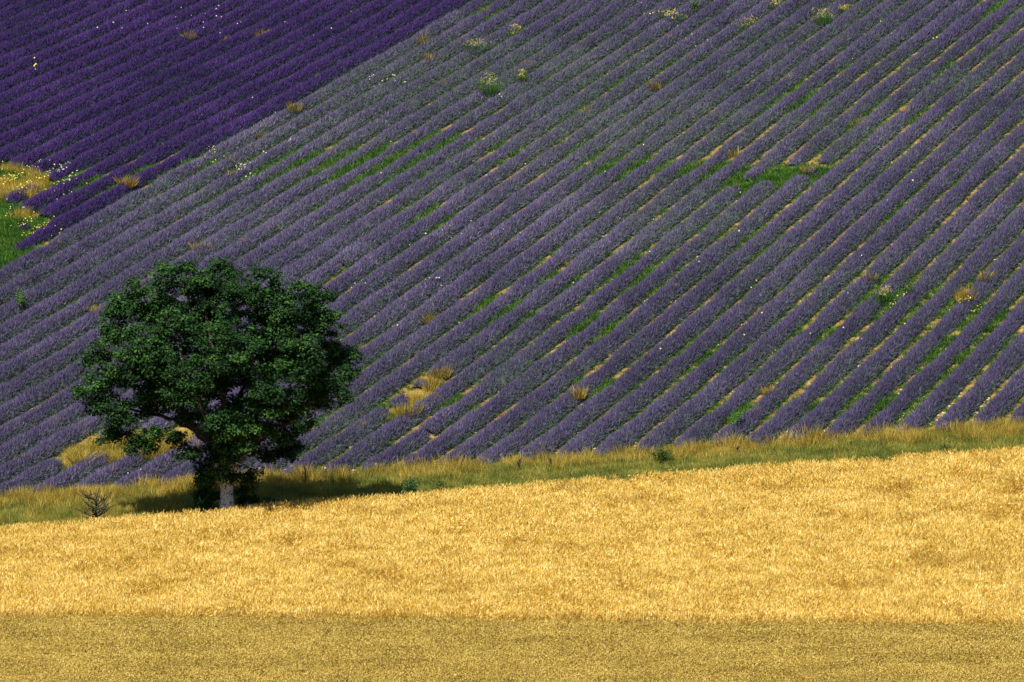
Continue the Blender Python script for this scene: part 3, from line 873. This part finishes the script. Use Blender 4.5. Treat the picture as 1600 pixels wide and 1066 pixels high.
def bush(name, label, cat, x, y, w, h, per, mat, seed, size=(0.06, 0.11), stems=6, group=None, depth=None, tone=0.45):
    r = np.random.default_rng(seed)
    bx, by, bz = [float(v[0]) for v in at_fn(z_ground, x, y)]
    s = F / (by * CA - bz * SA); W = w / s / 2; H = h / s; Dp = depth or W
    if on_row(bx, by): H += 0.45
    o = root(name, label, cat, (bx, by, bz - 0.02), group)
    n = max(5, int(9 * W * H * 2))
    c = r.normal(size=(n, 3)); c /= np.linalg.norm(c, axis=1)[:, None]
    c = c * (r.random((n, 1)) ** 0.4) * np.array([W * .8, Dp * .8, H * .42]) + np.array([0, 0, H * .52])
    gg = Geo(); rr = r.uniform(0.14, 0.26, n) * min(1.3, max(0.6, H))
    leaf_cloud(gg, c, rr, per, r, size, 0.9, np.clip(tone + r.normal(0, .12, n), 0, 1))
    link('foliage', gg.mesh('bush_leaves', [mat]), o, kind='stuff')
    gs = Geo()
    for q in c[:stems]:
        t = np.linspace(0, 1, 5)[:, None]; P = np.array([0, 0, -.05]) + (q - np.array([0, 0, -.05])) * t; P[1:-1] += r.normal(0, .02, (3, 3))
        tube(gs, P, np.linspace(0.022, 0.006, 5), 4, 0.5, 0, 0, r)
    link('stem', gs.mesh('bush_stems', [M['twig']]), o, kind='stuff')
    return o


bush('leafy_bush', 'dark green bush growing against the left side of the oak trunk', 'bush', 318, 815, 52, 62, 330, M['oak'], 1, (0.08, 0.13), tone=.35)
bush('leafy_bush', 'small dark shoots rising close above the left of the oak trunk', 'bush', 322, 800, 34, 70, 300, M['oak'], 2, (0.08, 0.13), tone=.45)
bush('leafy_bush', 'dark green bush growing on the right side of the oak trunk', 'bush', 384, 806, 40, 56, 330, M['oak'], 3, (0.08, 0.13), tone=.35)
bush('leafy_bush', 'low green bush in the oak shade right of the trunk', 'bush', 420, 805, 52, 32, 300, M['shrub'], 4, tone=.5)
bush('leafy_bush', 'dark rounded juniper-like bush in the dry grass at the right of the verge', 'bush', 1038, 728, 38, 38, 420, M['oak'], 5, (0.05, 0.09), tone=.45)
bush('weed_clump', 'bushy green weed on the verge above the wheat, larger left one of two', 'weed', 642, 784, 44, 40, 260, M['shrub'], 6, tone=.6)
bush('weed_clump', 'upright green weed on the verge above the wheat, right one of two', 'weed', 690, 780, 28, 46, 260, M['shrub'], 7, tone=.5)
bush('weed_clump', 'dark green bushy weed growing out of a lavender row at upper right', 'weed', 1336, 398, 26, 22, 300, M['shrub'], 8, tone=.4)
bush('weed_clump', 'low spreading dark green clump at the right end of the verge', 'weed', 1475, 712, 54, 22, 240, M['shrub'], 9, tone=.5)
bush('weed_clump', 'small green leafy weed standing between rows near the verge, right of the dark bush', 'weed', 1150, 676, 22, 30, 240, M['weed'], 10, tone=.4)
bush('weed_clump', 'dark green weed clump in the alley below the white flowers', 'weed', 1420, 470, 26, 20, 240, M['shrub'], 11, tone=.4)
bush('weed_clump', 'small dark green weed standing alone among the dark violet rows', 'weed', 496, 124, 12, 12, 240, M['weed'], 12, tone=.5)
bush('weed_clump', 'yellow-green weed at the left edge of the pale lavender rows', 'weed', 30, 488, 26, 24, 200, M['shrub'], 13, tone=.95)
bush('weed_clump', 'green weed clump beside the first pale row at the far top', 'weed', 1086, 22, 22, 16, 200, M['weed'], 14, tone=.4)


def sapling(name, label, x, y, w, h, seed):
    r = np.random.default_rng(seed)
    bx, by, bz = [float(v[0]) for v in at_fn(z_ground, x, y)]
    s = F / (by * CA - bz * SA); W = w / s / 2; H = h / s
    o = root(name, label, 'sapling', (bx, by, bz - 0.03))
    gs = Geo(); tube(gs, [(0, 0, 0), (.03, 0, H * .25), (0, .02, H * .45), (.04, 0, H * .7)], [.075, .06, .05, .03], 6, .5, 0, .1, r)
    link('trunk', gs.mesh('sapling_trunk', [M['twig']]), o)
    gb = Geo(); tips = []
    for i in range(26):
        a = r.random() * 6.28; z0 = r.uniform(.2, .65) * H; q = np.array([math.cos(a) * W, math.sin(a) * W, 0]) * r.uniform(.5, 1.0); q[2] = z0 + r.uniform(.1, .38) * H
        P = np.array([[.02, 0, z0], [q[0] * .5, q[1] * .5, z0 + (q[2] - z0) * .35], q]); tube(gb, P, [.030, .020, .010], 4, .5, 0, 0, r); tips.append(q)
        for _ in range(2):
            q2 = P[1] + np.array([r.normal(0, .25), r.normal(0, .25), r.uniform(.1, .4)]); tube(gb, [P[1], (P[1] + q2) / 2 + r.normal(0, .02, 3), q2], [.018, .014, .008], 4, .5, 0, 0, r); tips.append(q2)
    link('branches', gb.mesh('sapling_branches', [M['twig']]), o, kind='stuff')
    gl = Geo(); leaf_cloud(gl, np.array(tips), np.full(len(tips), .12), 90, r, (.03, .05), 1, np.full(len(tips), .3))
    link('foliage', gl.mesh('sapling_leaves', [M['shrub']]), o, kind='stuff')
    return o


sapling('bare_sapling', 'small sparse bare-branched sapling standing in the verge left of the oak', 150, 826, 70, 72, 31)


def dead_stalk(label, x, y, h, seed):
    r = np.random.default_rng(seed)
    bx, by, bz = [float(v[0]) for v in at_fn(z_ground, x, y)]
    H = h / (F / (by * CA - bz * SA))
    gs = Geo(); P = np.array([(0, 0, -.05), (.02, 0, H * .4), (0, .01, H)]); tube(gs, P, [.04, .035, .02], 5, .5, 0, .1, r)
    for i in range(16):
        z = r.uniform(.25, 1) * H; a = r.random() * 6.28; q = np.array([math.cos(a) * .14, math.sin(a) * .14, z + .14]); tube(gs, [(0, 0, z), q], [.02, .012], 4, .5, 0, 0, r)
    o = link('dry_thistle', gs.mesh('thistle_stalk', [M['twig']])); o.location = (bx, by, bz); o['label'] = label; o['category'] = 'thistle'
    return o


dead_stalk('dark dead thistle stalk in the verge grass, left one of the middle pair', 811, 742, 24, 41)
dead_stalk('dark dead thistle stalk in the verge grass, right one of the middle pair', 861, 738, 22, 42)
dead_stalk('tall dark thistle stalk behind the verge to the right of the oak', 477, 765, 36, 43)
dead_stalk('small dark thistle stalk near the verge top right of the dark bush', 1152, 716, 16, 44)

# ------------------------------------------------------------------ dry grass tufts standing among the lavender
TUFTS = [(460, 174, 22, 16, 'orange dry tuft on the border of violet and lilac rows, lower one', 'dry'),
         (406, 212, 20, 12, 'straw tuft on the border row just left of the orange tuft', 'dry'),
         (296, 62, 20, 14, 'rusty dry tuft among violet rows, left one of a pair', 'dry'),
         (352, 62, 24, 10, 'rusty low dry tuft among violet rows, right one of a pair', 'dry'),
         (408, 52, 26, 14, 'pale dry tuft among the violet rows', 'dry'),
         (665, 62, 26, 18, 'fawn tuft near the top of the pale border row', 'dry'),
         (672, 96, 18, 12, 'orange tuft below the top of the border row', 'dry'),
         (742, 80, 36, 14, 'wide low yellow tuft at the top centre', 'yellow'),
         (806, 52, 24, 18, 'round yellow-green flowering tuft at the top centre', 'yellow'),
         (764, 142, 30, 26, 'tall yellow-green flowering weed above the middle of the slope', 'yellow'),
         (816, 130, 12, 18, 'narrow yellow weed right of the tall yellow-green one', 'yellow'),
         (1170, 40, 44, 18, 'broad golden patch of flowering weed near the top right', 'yellow'),
         (1210, 10, 30, 14, 'golden flowering weed touching the top edge', 'yellow'),
         (1050, 32, 44, 12, 'low golden flowering weed left of the broad golden patch', 'yellow'),
         (1285, 36, 30, 18, 'sparse golden weed on the right of the broad golden patch', 'yellow'),
         (1318, 16, 20, 12, 'small golden weed near the top edge, rightmost', 'yellow'),
         (1022, 140, 24, 14, 'yellowish dry tuft above the green strip', 'dry'),
         (1150, 240, 30, 14, 'orange dry tuft beside the green clearing, left end', 'dry'),
         (1262, 270, 26, 12, 'orange dry tuft inside the green clearing', 'dry'),
         (1340, 192, 20, 12, 'thin dry tuft right of the green clearing', 'dry'),
         (155, 490, 30, 14, 'fawn tuft beside the upper left edge of the oak crown', 'dry'),
         (315, 392, 34, 14, 'pale yellow tuft just above the oak crown', 'dry'),
         (670, 498, 20, 18, 'rusty tuft on a row right of the oak crown', 'dry'),
         (1508, 468, 40, 20, 'large straw fan-shaped tuft on a row at the right', 'dry'),
         (1380, 470, 24, 20, 'yellow flowering tuft left of the straw fan-shaped tuft', 'yellow'),
         (1200, 618, 26, 14, 'straw tuft on a row near the bottom right', 'dry'),
         (1360, 440, 24, 12, 'fawn tuft on a row above the yellow flowering tuft', 'dry'),
         (904, 622, 24, 20, 'straw tuft in the centre just above the verge', 'dry'),
         (895, 410, 22, 12, 'orange tuft in the middle of the slope', 'dry'),
         (190, 290, 10, 16, 'rusty upright tuft in the violet rows near the left clearing, left one', 'dry'),
         (204, 292, 12, 20, 'rusty upright tuft in the violet rows near the left clearing, right one', 'dry'),
         (1540, 440, 22, 18, 'olive tuft on a row end at the right edge', 'dry'),
         (690, 590, 30, 18, 'straw tuft at the upper end of the small clearing', 'dry'),
         (640, 648, 40, 22, 'broad straw tuft inside the small clearing', 'dry'),
         (130, 722, 40, 22, 'brownish dry clump at the left of the clearing below the crown', 'dry'),
         (190, 716, 46, 24, 'golden dry clump in the clearing below the crown', 'dry'),
         (236, 706, 44, 36, 'tall fawn dry clump in the clearing below the crown', 'dry')]
for i, (x, y, w, h, lab, kind) in enumerate(TUFTS):
    r = np.random.default_rng(600 + i)
    bx, by, bz = [float(v[0]) for v in at_fn(z_ground, x, y + h * .45)]
    s = F / (by * CA - bz * SA); W = w / s / 2; H = h / s
    n = int(190 + 260 * W * H)
    if on_row(bx, by): bz += 0.30
    me = tuft_mesh('tuft_blades', n, W * .75, (H * .35, H * 1.15), (0.009, 0.020), r.uniform(0.3, 0.7), M['dry'], 700 + i, tone=(0.0, .8), wind=(r.normal(0, .12), 0))
    co = np.zeros(len(me.vertices) * 3, np.float32); me.vertices.foreach_get('co', co); co = co.reshape(-1, 3)
    # ragged outline, drawn out along the row it grows in
    f_ = 0.55 + 0.9 * vnoise(co[:, 0] * 5 + i * 9.1, co[:, 1] * 5, 3); co[:, 2] *= np.where(co[:, 2] > 0, f_, 1)
    a_ = (co[:, 0] * U_ROW[0] + co[:, 1] * U_ROW[1])[:, None] * 0.45; co[:, :2] += a_ * U_ROW[None]
    me.vertices.foreach_set('co', co.ravel()); me.update()
    o = link('dry_grass_tuft' if kind == 'dry' else 'flowering_weed', me); o.location = (bx, by, bz)
    if kind == 'yellow':
        me.materials.clear(); me.materials.append(M['weed'])
        gg = Geo(); c = np.stack([r.normal(0, W * .5, 60), r.normal(0, W * .5, 60), r.uniform(.5, 1.25, 60) * H], -1)
        leaf_cloud(gg, c, np.full(60, .07), 320, r, (.03, .06), 1, r.uniform(.2, 1, 60))
        link('flower', gg.mesh('weed_flowers', [M['yellow']]), o, kind='stuff')
    o['label'] = lab; o['category'] = 'dry grass' if kind == 'dry' else 'flowering weed'

# ------------------------------------------------------------------ white and yellow wildflower specks
g = Geo()
SPECK = [(70, 262, 40, 14, 34, 1), (105, 275, 20, 18, 30, 1), (20, 330, 20, 14, 8, 1), (380, 268, 22, 10, 26, 1), (440, 235, 40, 10, 8, 1), (605, 128, 26, 12, 18, 1), (780, 150, 20, 8, 6, 1),
         (690, 440, 20, 8, 14, 1), (740, 360, 60, 20, 12, 1), (550, 450, 20, 10, 6, 1), (1100, 60, 20, 10, 8, 1), (1398, 462, 20, 8, 10, 1), (1390, 470, 20, 8, 8, 0), (1510, 475, 24, 8, 24, 0), (320, 40, 100, 20, 16, 1), (1040, 26, 30, 8, 18, 0),
         (300, 20, 260, 60, 14, 1), (1100, 400, 460, 200, 30, 1), (800, 200, 500, 150, 14, 1), (700, 740, 500, 14, 24, 1), (1200, 500, 350, 120, 16, 0), (330, 245, 12, 10, 12, 0), (55, 106, 3, 9, 10, 0), (1385, 60, 100, 30, 10, 0), (55, 355, 34, 14, 60, 0), (20, 285, 40, 16, 110, 0), (70, 290, 50, 12, 30, 0)]
for (a, b, c, d, n, w) in SPECK:
    fx = a + rng.normal(0, c * .55, n); fy = b + rng.normal(0, d * .55, n)
    X, Y, Z = at_fn(z_ground, fx, fy + 12)
    kk = kidx(X, Y); kk = kk - np.floor(kk); onrow = (np.abs(kk - 0.5) < 0.3) & (Y > Yb(X))
    Z = Z + np.where(onrow, 0.60, 0.18) + rng.uniform(0, .08, n)
    for x_, y_, z_ in zip(X, Y, Z):
        if Yn(x_) > y_: continue
        r0 = rng.uniform(.025, .055)
        m = 8; ang = np.arange(m) * 6.283 / m; nr = np.array([rng.normal(0, .4), -1 + rng.normal(0, .3), .8]); nr /= np.linalg.norm(nr)
        a1 = np.cross(nr, (1, 0, .1)); a1 /= np.linalg.norm(a1); a2 = np.cross(nr, a1); c_ = np.array([x_, y_, z_])
        V = [c_] + [c_ + (a1 * math.cos(t) + a2 * math.sin(t)) * r0 * (1 if q % 2 else .7) + nr * .01 for q, t in enumerate(ang)]
        g.add(V, [(0, 1 + q, 1 + (q + 1) % m) for q in range(m)], rng.random(), 0 if w else 1)
link('wildflowers', g.mesh('wildflower_heads', [M['white'], M['yellow']]), kind='stuff', label='scattered white and yellow wildflower heads over the lavender slope', category='wildflowers')
print('done')
